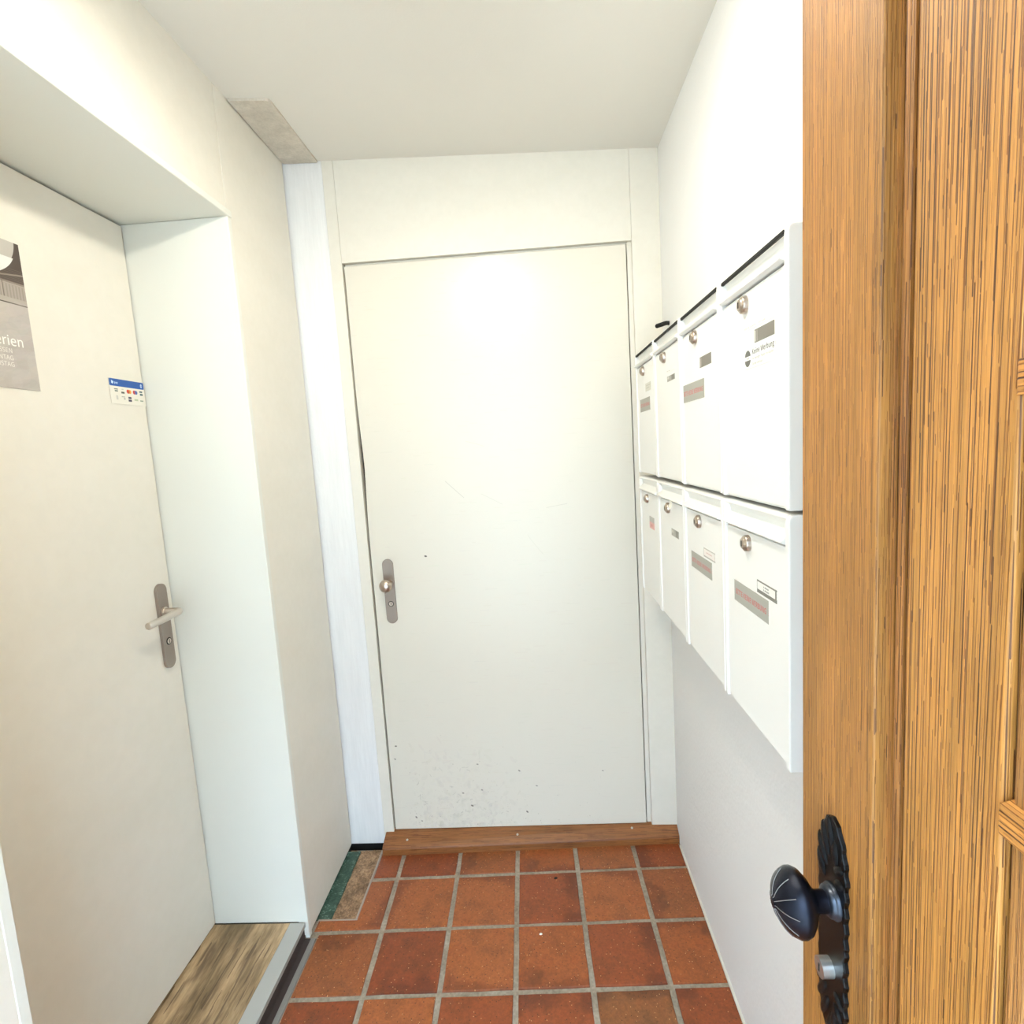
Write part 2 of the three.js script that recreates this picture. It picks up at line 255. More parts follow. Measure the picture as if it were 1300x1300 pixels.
{
  const bit = (name, x, z, r, sy, m, label) => { const g = new THREE.IcosahedronGeometry(r, 2), p = g.attributes.position; for (let i = 0; i < p.count; i++) { const f = 1 + 0.45 * (vnoise(p.getX(i) / r * 1.7 + 9, p.getZ(i) / r * 1.7 + 5, 64, 64, 77) - 0.5); p.setXYZ(i, p.getX(i) * f * 1.3, p.getY(i) * f * sy, p.getZ(i) * f); } g.computeVertexNormals(); const o = obj(name, g, m); o.position.set(x, 0.0012 + r * sy * 0.7, z); tag(o, label, 'crumb'); };
  bit('crumb', 0.582, 0.184, 0.0048, 0.4, M.blackPlastic, 'small black crumb lying on a floor tile before the rear door');
  bit('crumb', 0.531, 0.396, 0.0036, 0.6, M.paper, 'tiny white crumb lying on a tile in the middle of the floor');
}

// ------------------------------------------------------------------ side door in the left recess
{
  const d = group('door_1', [XD, 0, 0]), mat = std(0xffffff, 0.4, { map: rep(grimy, 1.3, 1.3), bumpMap: rep(roll, 0.25, 0.25), bumpScale: 0.0001 });
  structure(d, 'cream flush side door with lever handle in the left recess', 'door');
  obj('leaf', bx(-0.045, 0, 0.062, HL - 0.006, ZJ + 0.004, ZN - 0.004, 0.0018), mat, d);
  obj('rebate', [bx(-0.055, -0.046, 0.056, HL, ZJ, ZN, 0)], M.dark, d);
  const pl = extrude(capsuleShape(0.04, 0.236), 0.007, 0.0012); pl.rotateY(Math.PI / 2); pl.translate(0, 1.003, 0.447);
  const h = obj('handle_plate', pl, M.plateSteel, d);
  const col = cyl(0.0125, 0.0125, 0.006); col.rotateZ(Math.PI / 2); col.translate(0.0095, 1.0445, 0.4485);
  obj('collar', col, M.steel, h);
  const P = [[0.006, 1.0445, 0.4485], [0.03, 1.0445, 0.4485], [0.044, 1.0445, 0.449], [0.0525, 1.0445, 0.4525], [0.056, 1.0445, 0.461], [0.0565, 1.0443, 0.475], [0.0565, 1.0425, 0.576]];
  const lev = tube(P, 0.0092, 60, 20), cap = cyl(0.0092, 0.0092, 0.002); cap.rotateX(Math.PI / 2); cap.translate(0.0565, 1.0425, 0.576);
  const capB = new THREE.SphereGeometry(0.0092, 20, 10, 0, Math.PI * 2, 0, Math.PI / 2); capB.scale(1, 0.35, 1); capB.rotateX(Math.PI / 2); capB.translate(0.0565, 1.0425, 0.5768);
  obj('lever', [lev, cap, capB], M.steel, h);
  const kr = new THREE.TorusGeometry(0.0085, 0.0018, 10, 32); kr.rotateY(Math.PI / 2); kr.translate(0.0078, 0.960, 0.446);
  obj('lock_ring', kr, M.dark, h);
  const kc = cyl(0.0075, 0.0075, 0.003); kc.rotateZ(Math.PI / 2); kc.translate(0.0082, 0.960, 0.446);
  obj('lock_cylinder', kc, M.steel, h);
  obj('keyhole', bx(0.0096, 0.0101, 0.955, 0.965, 0.4452, 0.4468, 0), M.dark, h);
}
// step into the side door: wood decor plank with a steel nosing
{
  const t = group('door_step'), H = 0.0547;
  tag(t, 'weathered wood plank step with grey steel nosing below the left door', 'step');
  obj('plank', bx(XD - 0.04, -0.2195, 0.02, H, ZJ + 0.001, ZN - 0.001, 0.001), M.plank, t);
  obj('nosing', [bx(-0.219, -0.1725, H - 0.004, H + 0.001, ZJ + 0.001, ZN - 0.001, 0.0012), bx(-0.1765, -0.1725, H - 0.012, H, ZJ + 0.001, ZN - 0.001, 0.0008)], M.nosing, t);
  obj('riser', [bx(-0.215, -0.1785, 0.001, H - 0.004, ZJ + 0.001, ZN - 0.001, 0), bx(-0.18, -0.161, -0.001, 0.002, ZJ + 0.001, ZN - 0.001, 0)], M.riser, t);
  obj('foot_profile', bx(-0.1605, -0.1455, -0.004, 0.004, ZJ + 0.001, ZN - 0.001, 0.001), std(0x8f8b84, 0.55, { metalness: 0.4 }), t);
}

// ------------------------------------------------------------------ rear door
{
  const d = group('door_2'), w = 0.9185, y0 = 0.0545, y1 = 2.054;
  structure(d, 'cream flush rear door with round knob in the back wall', 'door');
  const s = new THREE.Shape(); s.moveTo(-0.001, y0); s.lineTo(w, y0); s.lineTo(w, y1); s.lineTo(-0.001, y1);
  for (let k = 1; k < 30; k++) { const y = y1 + (y0 - y1) * k / 30; s.lineTo(-0.001 + 0.006 * Math.exp(-Math.pow((y - 1.4) / 0.13, 2)) + 0.001 * Math.exp(-Math.pow((y - 0.95) / 0.5, 2)), y); }
  s.closePath();
  const scuffs = canvasTex(1024, 2048, (g, W, H) => {       // scratches, dents and boot marks, where the photograph has them
    g.fillStyle = '#dfd9ca'; g.fillRect(0, 0, W, H);
    const px = (x) => x / 0.92 * W, py = (y) => (2.054 - y) / 2 * H; let q = 99; const r = () => { q = (q * 1664525 + 1013904223) >>> 0; return q / 4294967296; };
    for (let k = 0; k < 900; k++) { g.fillStyle = `rgba(${170 + r() * 40},${160 + r() * 40},${140 + r() * 30},${0.03 + 0.05 * r()})`; g.fillRect(r() * W, r() * H, 4 + 50 * r(), 1 + 3 * r()); }
    g.lineCap = 'round';
    const line = (x0, a0, x1, a1, al, lw = 1.5) => { g.strokeStyle = `rgba(95,85,70,${al})`; g.lineWidth = lw; g.beginPath(); g.moveTo(px(x0), py(a0)); g.quadraticCurveTo(px((x0 + x1) / 2) + 6 * (r() - 0.5), py((a0 + a1) / 2) + 6 * (r() - 0.5), px(x1), py(a1)); g.stroke(); };
    line(0.28, 1.33, 0.34, 1.27, 0.22); line(0.36, 1.46, 0.42, 1.44, 0.12); line(0.62, 1.22, 0.69, 1.23, 0.15); line(0.4, 1.28, 0.47, 1.24, 0.12); line(0.55, 1.13, 0.6, 1.06, 0.08);
    for (let k = 0; k < 420; k++) { const x = 0.05 + 0.42 * r() * (0.4 + 0.6 * r()) + 0.1 * r(), y = 0.06 + 0.4 * r() * r(); g.fillStyle = `rgba(120,110,95,${0.01 + 0.03 * r()})`; g.beginPath(); g.ellipse(px(x), py(y), 3 + 16 * r(), 2 + 7 * r(), r() * 3, 0, 7); g.fill(); }
    for (let k = 0; k < 260; k++) { const x = 0.04 + 0.84 * r() * (0.35 + 0.65 * r()), y = 0.06 + 0.38 * r() * r(); g.fillStyle = `rgba(80,70,58,${0.05 + 0.22 * r() * r()})`; g.beginPath(); g.ellipse(px(x), py(y), 0.8 + 2.2 * r(), 0.7 + 1.2 * r(), r() * 3, 0, 7); g.fill(); }
    for (let k = 0; k < 46; k++) { const x = 0.08 + 0.4 * r() * (0.4 + 0.6 * r()), y = 0.1 + 0.3 * r() * r(), a = r() * 6.28, l = 0.006 + 0.02 * r() * r(); line(x, y, x + l * Math.cos(a), y + l * Math.sin(a), 0.07 + 0.15 * r(), 1 + 2.4 * r()); }
    for (const [x, y, s2, al] of [[0.192, 1.074, 3.5, 0.9], [0.027, 0.38, 3, 0.7], [0.02, 0.33, 2.5, 0.6], [0.47, 0.27, 3, 0.5], [0.49, 0.11, 3.5, 0.7], [0.29, 0.14, 4, 0.6], [0.26, 0.19, 3, 0.5], [0.08, 0.1, 3.5, 0.6], [0.33, 0.2, 3, 0.4], [0.32, 0.3, 3, 0.4], [0.53, 0.21, 3, 0.35], [0.77, 0.26, 2.5, 0.4], [0.1, 0.085, 2.5, 0.5]]) { g.fillStyle = `rgba(60,52,42,${al})`; g.beginPath(); g.ellipse(px(x), py(y), s2 * 1.5, s2 * 0.8, r(), 0, 7); g.fill(); }
  });
  const g = extrude(s, 0.04, 0.0015); g.translate(0, 0, -0.045); const p = g.attributes.position, uv = g.attributes.uv;
  for (let k = 0; k < p.count; k++) uv.setXY(k, p.getX(k) / 0.92, (p.getY(k) - 0.054) / 2);
  obj('leaf', g, std(0xffffff, 0.32, { map: scuffs, bumpMap: rep(roll, 0.2, 0.12), bumpScale: 0.00008 }), d);
  obj('door_gap_shade', [bx(-0.0055, 0.006, 0.06, 2.055, -0.044, -0.026, 0), bx(-0.004, 0.93, 2.05, 2.0615, -0.05, -0.046, 0)], M.dark, d);  // dark strips set behind the leaf edges to blacken the shaded door gap
  const pl = extrude(capsuleShape(0.038, 0.23), 0.006, 0.0012); pl.translate(0.0565, 0.956, -0.005);
  const h = obj('handle_plate', pl, M.plateSteel, d);
  const kn = new THREE.LatheGeometry([[0, 0.066], [0.008, 0.065], [0.0155, 0.062], [0.0205, 0.0565], [0.0225, 0.05], [0.0212, 0.043], [0.0165, 0.0375], [0.0095, 0.033], [0.0082, 0.02], [0.0085, 0.012], [0.0125, 0.009], [0.0125, 0.0]].map(([a, b]) => new THREE.Vector2(a, b)).reverse(), 40);
  kn.rotateX(Math.PI / 2); kn.translate(0.0575, 0.987, 0);
  obj('knob', kn, M.nickel, h);
  const kr = new THREE.TorusGeometry(0.0085, 0.0017, 10, 32); kr.translate(0.0575, 0.912, 0.0015); obj('lock_ring', kr, M.dark, h);
  const kc = cyl(0.0075, 0.0075, 0.003); kc.rotateX(Math.PI / 2); kc.translate(0.0575, 0.912, 0.0015); obj('lock_cylinder', kc, M.steel, h);
  obj('keyhole', bx(0.0567, 0.0583, 0.908, 0.917, 0.003, 0.0034, 0), M.dark, h);
}
{
  const t = group('threshold');
  tag(t, 'brown varnished wooden sill across the foot of the rear door', 'threshold');
  const P = [[0.05, 0.0], [0.05, 0.056], [0.0, 0.053], [-0.052, 0.034], [-0.058, 0.030], [-0.060, 0.024], [-0.060, 0.001], [0.0, 0.001]].map(([z, y]) => [z, y]);
  const g = extrude(P, 1.058, 0.003); g.rotateY(Math.PI / 2); g.translate(-0.033, 0, 0);
  const k = g.attributes.position; for (let i = 0; i < k.count; i++) { const f = (k.getX(i) + 0.033) / 1.06; k.setZ(i, k.getZ(i) > 0.02 ? k.getZ(i) + 0.004 - 0.026 * f : Math.min(k.getZ(i), 0.05)); if (k.getX(i) > XR - 0.002) k.setX(i, XR - 0.002); }
  g.computeVertexNormals(); obj('board', uvMetres(g), M.sill, t);
  for (const [x, z] of [[0.05, 0.036], [0.451, 0.027], [0.863, 0.014]]) { const s = cyl(0.004, 0.004, 0.002, 20); s.rotateX(0.33); s.translate(x, 0.0538 - 0.019 * (z / 0.052), z); obj('screw', s, M.silver, t); }
}

// ------------------------------------------------------------------ letterboxes on the right wall
const printed = (name, w, h, tex, parent, x, y, z, rough = 0.45, metal = 0) => {
  const g = new THREE.BoxGeometry(w, h, 0.0006); g.translate(x, y, z + 0.0003); return obj(name, g, std(0xffffff, rough, { map: tex, metalness: metal }), parent);
};
const bar = (g, x, y, w, h) => g.fillRect(x, y, w, h);
const noAdsTex = canvasTex(512, 128, (g, W, H) => { g.fillStyle = '#a3a196'; g.fillRect(0, 0, W, H); g.fillStyle = '#bb5a53'; g.font = 'bold 46px sans-serif'; g.textAlign = 'center'; g.textBaseline = 'middle'; g.fillText('BITTE KEINE WERBUNG', W / 2, H / 2 + 2, W * 0.9); });
const plateGrey = canvasTex(256, 72, (g, W, H) => { g.fillStyle = '#79736a'; g.fillRect(0, 0, W, H); g.fillStyle = '#e6e3da'; bar(g, 8, 6, 10, 60); g.fillStyle = '#99938a'; bar(g, 30, 4, 14, 64); g.strokeStyle = '#77756a'; g.lineWidth = 6; g.strokeRect(3, 3, W - 6, H - 6); });
const plateText = canvasTex(256, 76, (g, W, H) => { g.fillStyle = '#77746a'; g.fillRect(0, 0, W, H); g.fillStyle = '#f3f1ea'; bar(g, 4, 9, W - 22, 46); g.fillStyle = '#3f3d38'; g.font = 'bold 15px sans-serif'; g.textAlign = 'center'; g.fillText('A. Muster', 124, 30); g.fillText('B. Beispiel', 124, 48); });
const plateBlank = canvasTex(256, 76, (g, W, H) => { g.fillStyle = '#bab5ab'; g.fillRect(0, 0, W, H); g.fillStyle = '#f1e9e2'; bar(g, 8, 8, W - 16, H - 20); g.fillStyle = '#d8b9b0'; bar(g, 60, 30, 130, 8); });
const plateSmall = canvasTex(256, 72, (g, W, H) => { g.fillStyle = '#a6a298'; g.fillRect(0, 0, W, H); g.fillStyle = '#7c786f'; bar(g, 150, 4, 100, 64); g.fillStyle = '#c9c5bb'; bar(g, 10, 10, 60, 30); });
const plateFaint = canvasTex(128, 48, (g, W, H) => { g.fillStyle = '#dcdace'; g.fillRect(0, 0, W, H); g.fillStyle = '#c7c5b8'; bar(g, 20, 12, 90, 6); bar(g, 20, 26, 70, 6); });
const plateRed = canvasTex(128, 72, (g, W, H) => { g.fillStyle = '#b9b5ac'; g.fillRect(0, 0, W, H / 2); g.fillStyle = '#e0a9a2'; g.fillRect(0, H / 2 - 4, W, H / 2 + 4); g.fillStyle = '#c9635c'; g.font = 'bold 20px sans-serif'; g.fillText('STOP', 34, 60); });
const thinLine = (txt) => canvasTex(512, 40, (g, W, H) => { g.fillStyle = '#f4f3ee'; g.fillRect(0, 0, W, H); g.fillStyle = '#8d8b80'; g.font = '24px sans-serif'; g.fillText(txt, 6, 28, W - 12); });
const adsLogo = canvasTex(512, 160, (g, W, H) => {
  g.fillStyle = '#f4f3ee'; g.fillRect(0, 0, W, H); g.fillStyle = '#54524a'; g.beginPath(); g.ellipse(66, 82, 54, 62, 0, 0, 7); g.fill();
  g.fillStyle = '#f4f3ee'; bar(g, 4, 66, 130, 30); g.fillStyle = '#8d8b80'; g.font = 'bold 22px sans-serif'; g.textAlign = 'center'; g.fillText('STOP', 66, 90);
  g.textAlign = 'left'; g.fillStyle = '#2b2a26'; g.font = 'bold 54px sans-serif'; g.fillText('Keine Werbung', 142, 62, 350); g.fillStyle = '#7b796f'; g.font = '26px sans-serif'; g.fillText('Für weniger Papier im Kasten', 142, 102, 360); g.fillText('Danke vielmals', 142, 142, 300);
});
const BW = 0.253, BH = 0.357, SW = 0.0115;                  // box width, height, side thickness
function bodyGeo() {
  const parts = [], h = -BH;
  const sp = new THREE.Shape(); sp.moveTo(0, h); sp.lineTo(0.105, h); sp.quadraticCurveTo(0.108, h, 0.108, h + 0.004); sp.lineTo(0.108, -0.012); sp.quadraticCurveTo(0.108, 0, 0.098, 0); sp.lineTo(0, 0); sp.closePath();
  for (const s of [-1, 1]) { const g = extrude(sp, SW - 0.004, 0.002); g.rotateY(-Math.PI / 2); g.translate((s > 0 ? BW / 2 : -BW / 2 + SW) - 0.002, 0, 0); parts.push(g); }
  const tp = new THREE.Shape(); tp.moveTo(0, -0.008); tp.lineTo(0.102, -0.008); tp.quadraticCurveTo(0.107, -0.0075, 0.107, -0.004); tp.quadraticCurveTo(0.106, 0, 0.098, 0); tp.lineTo(0, 0); tp.closePath();
  const inner = BW - 2 * SW + 0.002;
  const t = extrude(tp, inner); t.rotateY(-Math.PI / 2); t.translate(inner / 2, 0, 0); parts.push(t);
  parts.push(bx(-inner / 2, inner / 2, h, -0.002, 0, 0.002, 0), bx(-inner / 2, inner / 2, h, h + 0.004, 0, 0.1, 0.001));
  return mergeGeometries(parts.map(flat));
}
function flapGeo() {
  const inner = BW - 2 * SW - 0.002;
  const s = new THREE.Shape([[0.092, -0.0082], [0.1005, -0.0082], [0.0985, -0.015], [0.0975, -0.0225], [0.1, -0.0255], [0.1115, -0.0345], [0.1135, -0.0368], [0.113, -0.0388], [0.105, -0.0415], [0.09, -0.0415]].map((q) => new THREE.Vector2(...q)));
  const g = extrude(s, inner, 0.0004); g.rotateY(-Math.PI / 2); g.translate(inner / 2, 0, 0); return g;
}
const box0 = { body: bodyGeo(), flap: flapGeo(), door: bx(-BW / 2 + SW + 0.001, BW / 2 - SW - 0.001, -BH + 0.0035, -0.0444, 0.09, 0.1045, 0.0016), lock: (() => {
  const a = new THREE.LatheGeometry([[0, 0.011], [0.0075, 0.011], [0.0088, 0.0098], [0.0092, 0.0085], [0.0112, 0.0078], [0.0128, 0.006], [0.0132, 0.0]].map((q) => new THREE.Vector2(...q)).reverse(), 36); a.rotateX(Math.PI / 2); return a; })(), slit_shade: bx(-BW / 2 + SW, BW / 2 - SW, -0.0092, -0.0038, 0.103, 0.1082, 0.0012), slot: bx(-0.0008, 0.0008, -0.0045, 0.0045, 0, 0.0006, 0) };
function letterbox(label, upper) {
  const b = group('letterbox'); tag(b, label, 'letterbox', 'white letterboxes on the right wall');
  obj('body', box0.body, M.boxWhite, b); obj('flap', box0.flap, M.boxWhite, b); obj('door', box0.door, M.boxWhite, b);
  const l = obj('lock', box0.lock, M.nickel, b); l.position.set(-0.02, -0.062, 0.1043); const k = obj('keyhole', box0.slot, M.dark, l); k.position.set(0, 0, 0.011);
  if (upper) obj('slit_shade', box0.slit_shade, M.blackPlastic, b);  // black strip that paints the dark slit under the roof lip
  return b;
}
const Q = 0.1045, ed = [1.141, 0.886, 0.631, 0.376], tops = [1.681, 1.6825, 1.6845, 1.6865];
const up = ['white letterbox nearest the wooden door in the upper row, with printed no-advertising notice', 'white letterbox second from the wooden door in the upper row, grey plate above red-lettered sticker', 'white letterbox third from the wooden door in the upper row, small grey nameplate only', 'white letterbox at the far end of the upper row beside the rear door'];
const low = ['white letterbox nearest the wooden door in the lower row, dark-framed nameplate above red-lettered sticker', 'white letterbox second from the wooden door in the lower row, pale nameplate above red-lettered sticker', 'white letterbox third from the wooden door in the lower row, paper scrap under its flap', 'white letterbox at the far end of the lower row, small red and grey label'];
const boxes = [[], []];
for (const row of [0, 1]) for (let i = 0; i < 4; i++) {
  const b = letterbox((row ? low : up)[i], !row); b.rotation.y = -Math.PI / 2 + 0.0078;
  b.position.set(0.9192 - 0.002 * i + 0.1078, row ? 1.3185 - 0.0002 * i : tops[i], ed[i] - 0.1275); boxes[row].push(b);
}
{
  const [u1, u2, u3, u4] = boxes[0], [l1, l2, l3, l4] = boxes[1];
  printed('printed_line', 0.105, 0.007, thinLine('Bitte hier einwerfen  –  kein Papier'), u1, 0.028, -0.098, Q);
  printed('nameplate', 0.066, 0.0185, plateGrey, u1, 0.047, -0.1145, Q); printed('printed_notice', 0.11, 0.031, adsLogo, u1, 0.029, -0.142, Q, 0.36);
  printed('nameplate', 0.068, 0.0195, plateGrey, u2, 0.039, -0.1145, Q); printed('sticker', 0.147, 0.036, noAdsTex, u2, -0.045, -0.1635, Q);
  printed('printed_line', 0.068, 0.006, thinLine('Bitte hier einwerfen'), u3, 0.035, -0.099, Q); printed('nameplate', 0.07, 0.0125, plateSmall, u3, 0.037, -0.117, Q);
  printed('nameplate', 0.072, 0.022, plateFaint, u4, 0.038, -0.112, Q); printed('sticker', 0.135, 0.036, noAdsTex, u4, -0.012, -0.158, Q);
  printed('nameplate', 0.068, 0.0195, plateText, l1, 0.048, -0.1215, Q); printed('sticker', 0.136, 0.035, noAdsTex, l1, -0.014, -0.1525, Q);
  printed('nameplate', 0.069, 0.018, plateBlank, l2, 0.039, -0.1195, Q); printed('sticker', 0.136, 0.034, noAdsTex, l2, -0.015, -0.15, Q);
  printed('nameplate', 0.066, 0.017, plateSmall, l3, 0.036, -0.118, Q); printed('sticker', 0.062, 0.034, plateRed, l4, 0.03, -0.128, Q);
}
{
  const g = new THREE.BoxGeometry(0.0006, 0.017, 0.02, 1, 6, 1), p = g.attributes.position; for (let i = 0; i < p.count; i++) { const t = 0.5 - p.getY(i) / 0.017; p.setX(i, p.getX(i) - 0.004 * t * t); }
  g.computeVertexNormals(); g.rotateX(0.15); const o = obj('paper_scrap', g, M.paper); o.position.set(0.9085, 1.2715, 0.548); tag(o, 'small cream paper scrap hanging from a lower letterbox flap', 'paper');
  const t = obj('cable_stub', [tube([[1.03, 1.781, 0.085], [1.018, 1.781, 0.092], [1.0, 1.775, 0.103], [0.985, 1.77, 0.112]], 0.0065, 20, 12), (() => { const s = new THREE.SphereGeometry(0.0066, 14, 10); s.translate(0.985, 1.77, 0.112); return s; })()], M.blackPlastic);
  tag(t, 'short black cable end poking out of the wall above the far letterbox', 'cable');
}

// ------------------------------------------------------------------ paper on the side door
{
  const ferien = canvasTex(840, 1188, (g, W, H) => {        // right edge is towards the rear door
    g.fillStyle = '#a39a90'; g.fillRect(0, 0, W, H);
    g.fillStyle = '#4b4038'; g.fillRect(0, 0, W, 330);
    g.fillStyle = '#5d5148'; for (let k = 0; k < 9; k++) g.fillRect(0, 220 + k * 14, W, 5);
    g.strokeStyle = '#857a70'; g.lineWidth = 12; g.beginPath(); g.moveTo(560, 300); g.lineTo(840, 250); g.stroke(); g.beginPath(); g.moveTo(500, 330); g.lineTo(840, 330); g.stroke();
    g.fillStyle = '#b9b4ab'; g.beginPath(); g.ellipse(380, -10, 420, 330, 0, 0, 7); g.fill(); g.fillStyle = '#dfe1dc'; g.beginPath(); g.ellipse(380, 40, 415, 285, 0, 0.32, Math.PI - 0.32); g.fill();
    g.fillStyle = '#9c9288'; g.fillRect(0, 345, W, 130); for (let k = 0; k < 60; k++) { g.fillStyle = k % 2 ? '#a69c92' : '#91877d'; g.fillRect(k * 14, 350, 7, 110); } g.fillStyle = '#6d6259'; g.fillRect(640, 320, 7, 150);
    g.fillStyle = '#aaa096'; g.fillRect(0, 455, W, 40); g.fillStyle = '#3e352e'; g.fillRect(0, 495, W, 9);
    g.fillStyle = '#b7afa6'; g.fillRect(0, 504, W, 700);
    let q = 5; const r = () => { q = (q * 1664525 + 1013904223) >>> 0; return q / 4294967296; };
    for (let k = 0; k < 260; k++) { const c = 150 + 65 * r(); g.fillStyle = `rgba(${c},${c - 7},${c - 14},0.10)`; g.beginPath(); g.ellipse(W * r(), 520 + 660 * r(), 40 + 130 * r(), 14 + 60 * r(), -0.3, 0, 7); g.fill(); }
    g.fillStyle = '#f2efe9'; g.textAlign = 'right'; g.font = '108px sans-serif'; g.fillText('Ferien', 752, 845, 400); g.fillStyle = 'rgba(240,237,230,0.75)'; g.font = '50px sans-serif'; g.fillText('GESCHLOSSEN', 640, 905, 330); g.fillText('AB MONTAG', 640, 962, 300); g.fillText('BIS SAMSTAG', 640, 1014, 330);
  });
  const W = 0.21, H = 0.297, g = new THREE.BoxGeometry(W, H, 0.0005), o = obj('poster', g, std(0xffffff, 0.45, { map: ferien }));
  o.rotation.y = Math.PI / 2; o.position.set(XD + 0.0012, 1.7575, 0.7185 + W / 2); o.rotation.order = 'YXZ'; o.rotation.z = 0.0;
  tag(o, 'grey photo poster with white lettering taped to the side door', 'poster');
  const cards = canvasTex(512, 270, (g2, w, h) => {
    g2.fillStyle = '#e8e4d7'; g2.fillRect(0, 0, w, h); g2.fillStyle = '#16509c'; g2.beginPath(); g2.roundRect(4, 4, w - 8, 78, 14); g2.fill();
    g2.fillStyle = '#cfe4f7'; g2.beginPath(); g2.moveTo(34, 22); g2.lineTo(66, 36); g2.lineTo(52, 62); g2.lineTo(32, 54); g2.fill(); g2.font = 'bold 30px sans-serif'; g2.fillText('pay', 72, 54); g2.beginPath(); g2.ellipse(468, 44, 13, 22, 0, 0, 7); g2.fill(); g2.fillStyle = '#5a4fb0'; g2.beginPath(); g2.ellipse(470, 46, 5, 10, 0, 0, 7); g2.fill();
    const c = (i) => 86 + i * 92;
    g2.fillStyle = '#5d6b62'; g2.fillRect(c(0) - 26, 108, 52, 10); g2.fillRect(c(0) - 20, 126, 44, 14); g2.fillStyle = '#54584c'; g2.fillRect(c(1) - 22, 134, 46, 20); g2.fillStyle = '#c4c4b8'; g2.fillRect(c(1) - 12, 104, 28, 12);
    g2.fillStyle = '#d0452f'; g2.beginPath(); g2.arc(c(2) - 12, 126, 22, 0, 7); g2.fill(); g2.fillStyle = '#eba13c'; g2.beginPath(); g2.arc(c(2) + 14, 126, 22, 0, 7); g2.fill(); g2.fillStyle = '#a55a34'; g2.beginPath(); g2.ellipse(c(2) + 1, 126, 9, 18, 0, 0, 7); g2.fill();
    g2.fillStyle = '#c0393c'; g2.beginPath(); g2.arc(c(3) - 12, 126, 22, 0, 7); g2.fill(); g2.fillStyle = '#4a66ab'; g2.beginPath(); g2.arc(c(3) + 14, 126, 22, 0, 7); g2.fill(); g2.fillStyle = '#6f5580'; g2.beginPath(); g2.ellipse(c(3) + 1, 126, 9, 18, 0, 0, 7); g2.fill();
    g2.fillStyle = '#2c4b52'; g2.fillRect(c(4) - 24, 104, 44, 16); g2.fillRect(c(4) - 20, 132, 44, 20);
    g2.fillStyle = '#c9c8be'; g2.fillRect(c(0) - 10, 180, 26, 46); g2.fillStyle = '#b3b2a8'; g2.fillRect(c(1) - 24, 184, 50, 10); g2.fillRect(c(1) + 4, 200, 24, 18); g2.fillStyle = '#43405a'; g2.fillRect(c(2) - 20, 182, 46, 22); g2.fillRect(c(2) - 22, 212, 50, 22); g2.fillStyle = '#b9c3a2'; g2.fillRect(c(3) - 24, 198, 56, 20); g2.fillStyle = '#8fa08c'; g2.fillRect(c(4) - 28, 206, 50, 14);
  });
  const s = obj('card_sticker', new THREE.BoxGeometry(0.122, 0.063, 0.0005), std(0xffffff, 0.4, { map: cards }));
  s.rotation.y = Math.PI / 2; s.position.set(XD + 0.0011, 1.631, 0.4005 + 0.061); tag(s, 'small white sticker with blue header and payment card symbols on the side door', 'sticker');
}

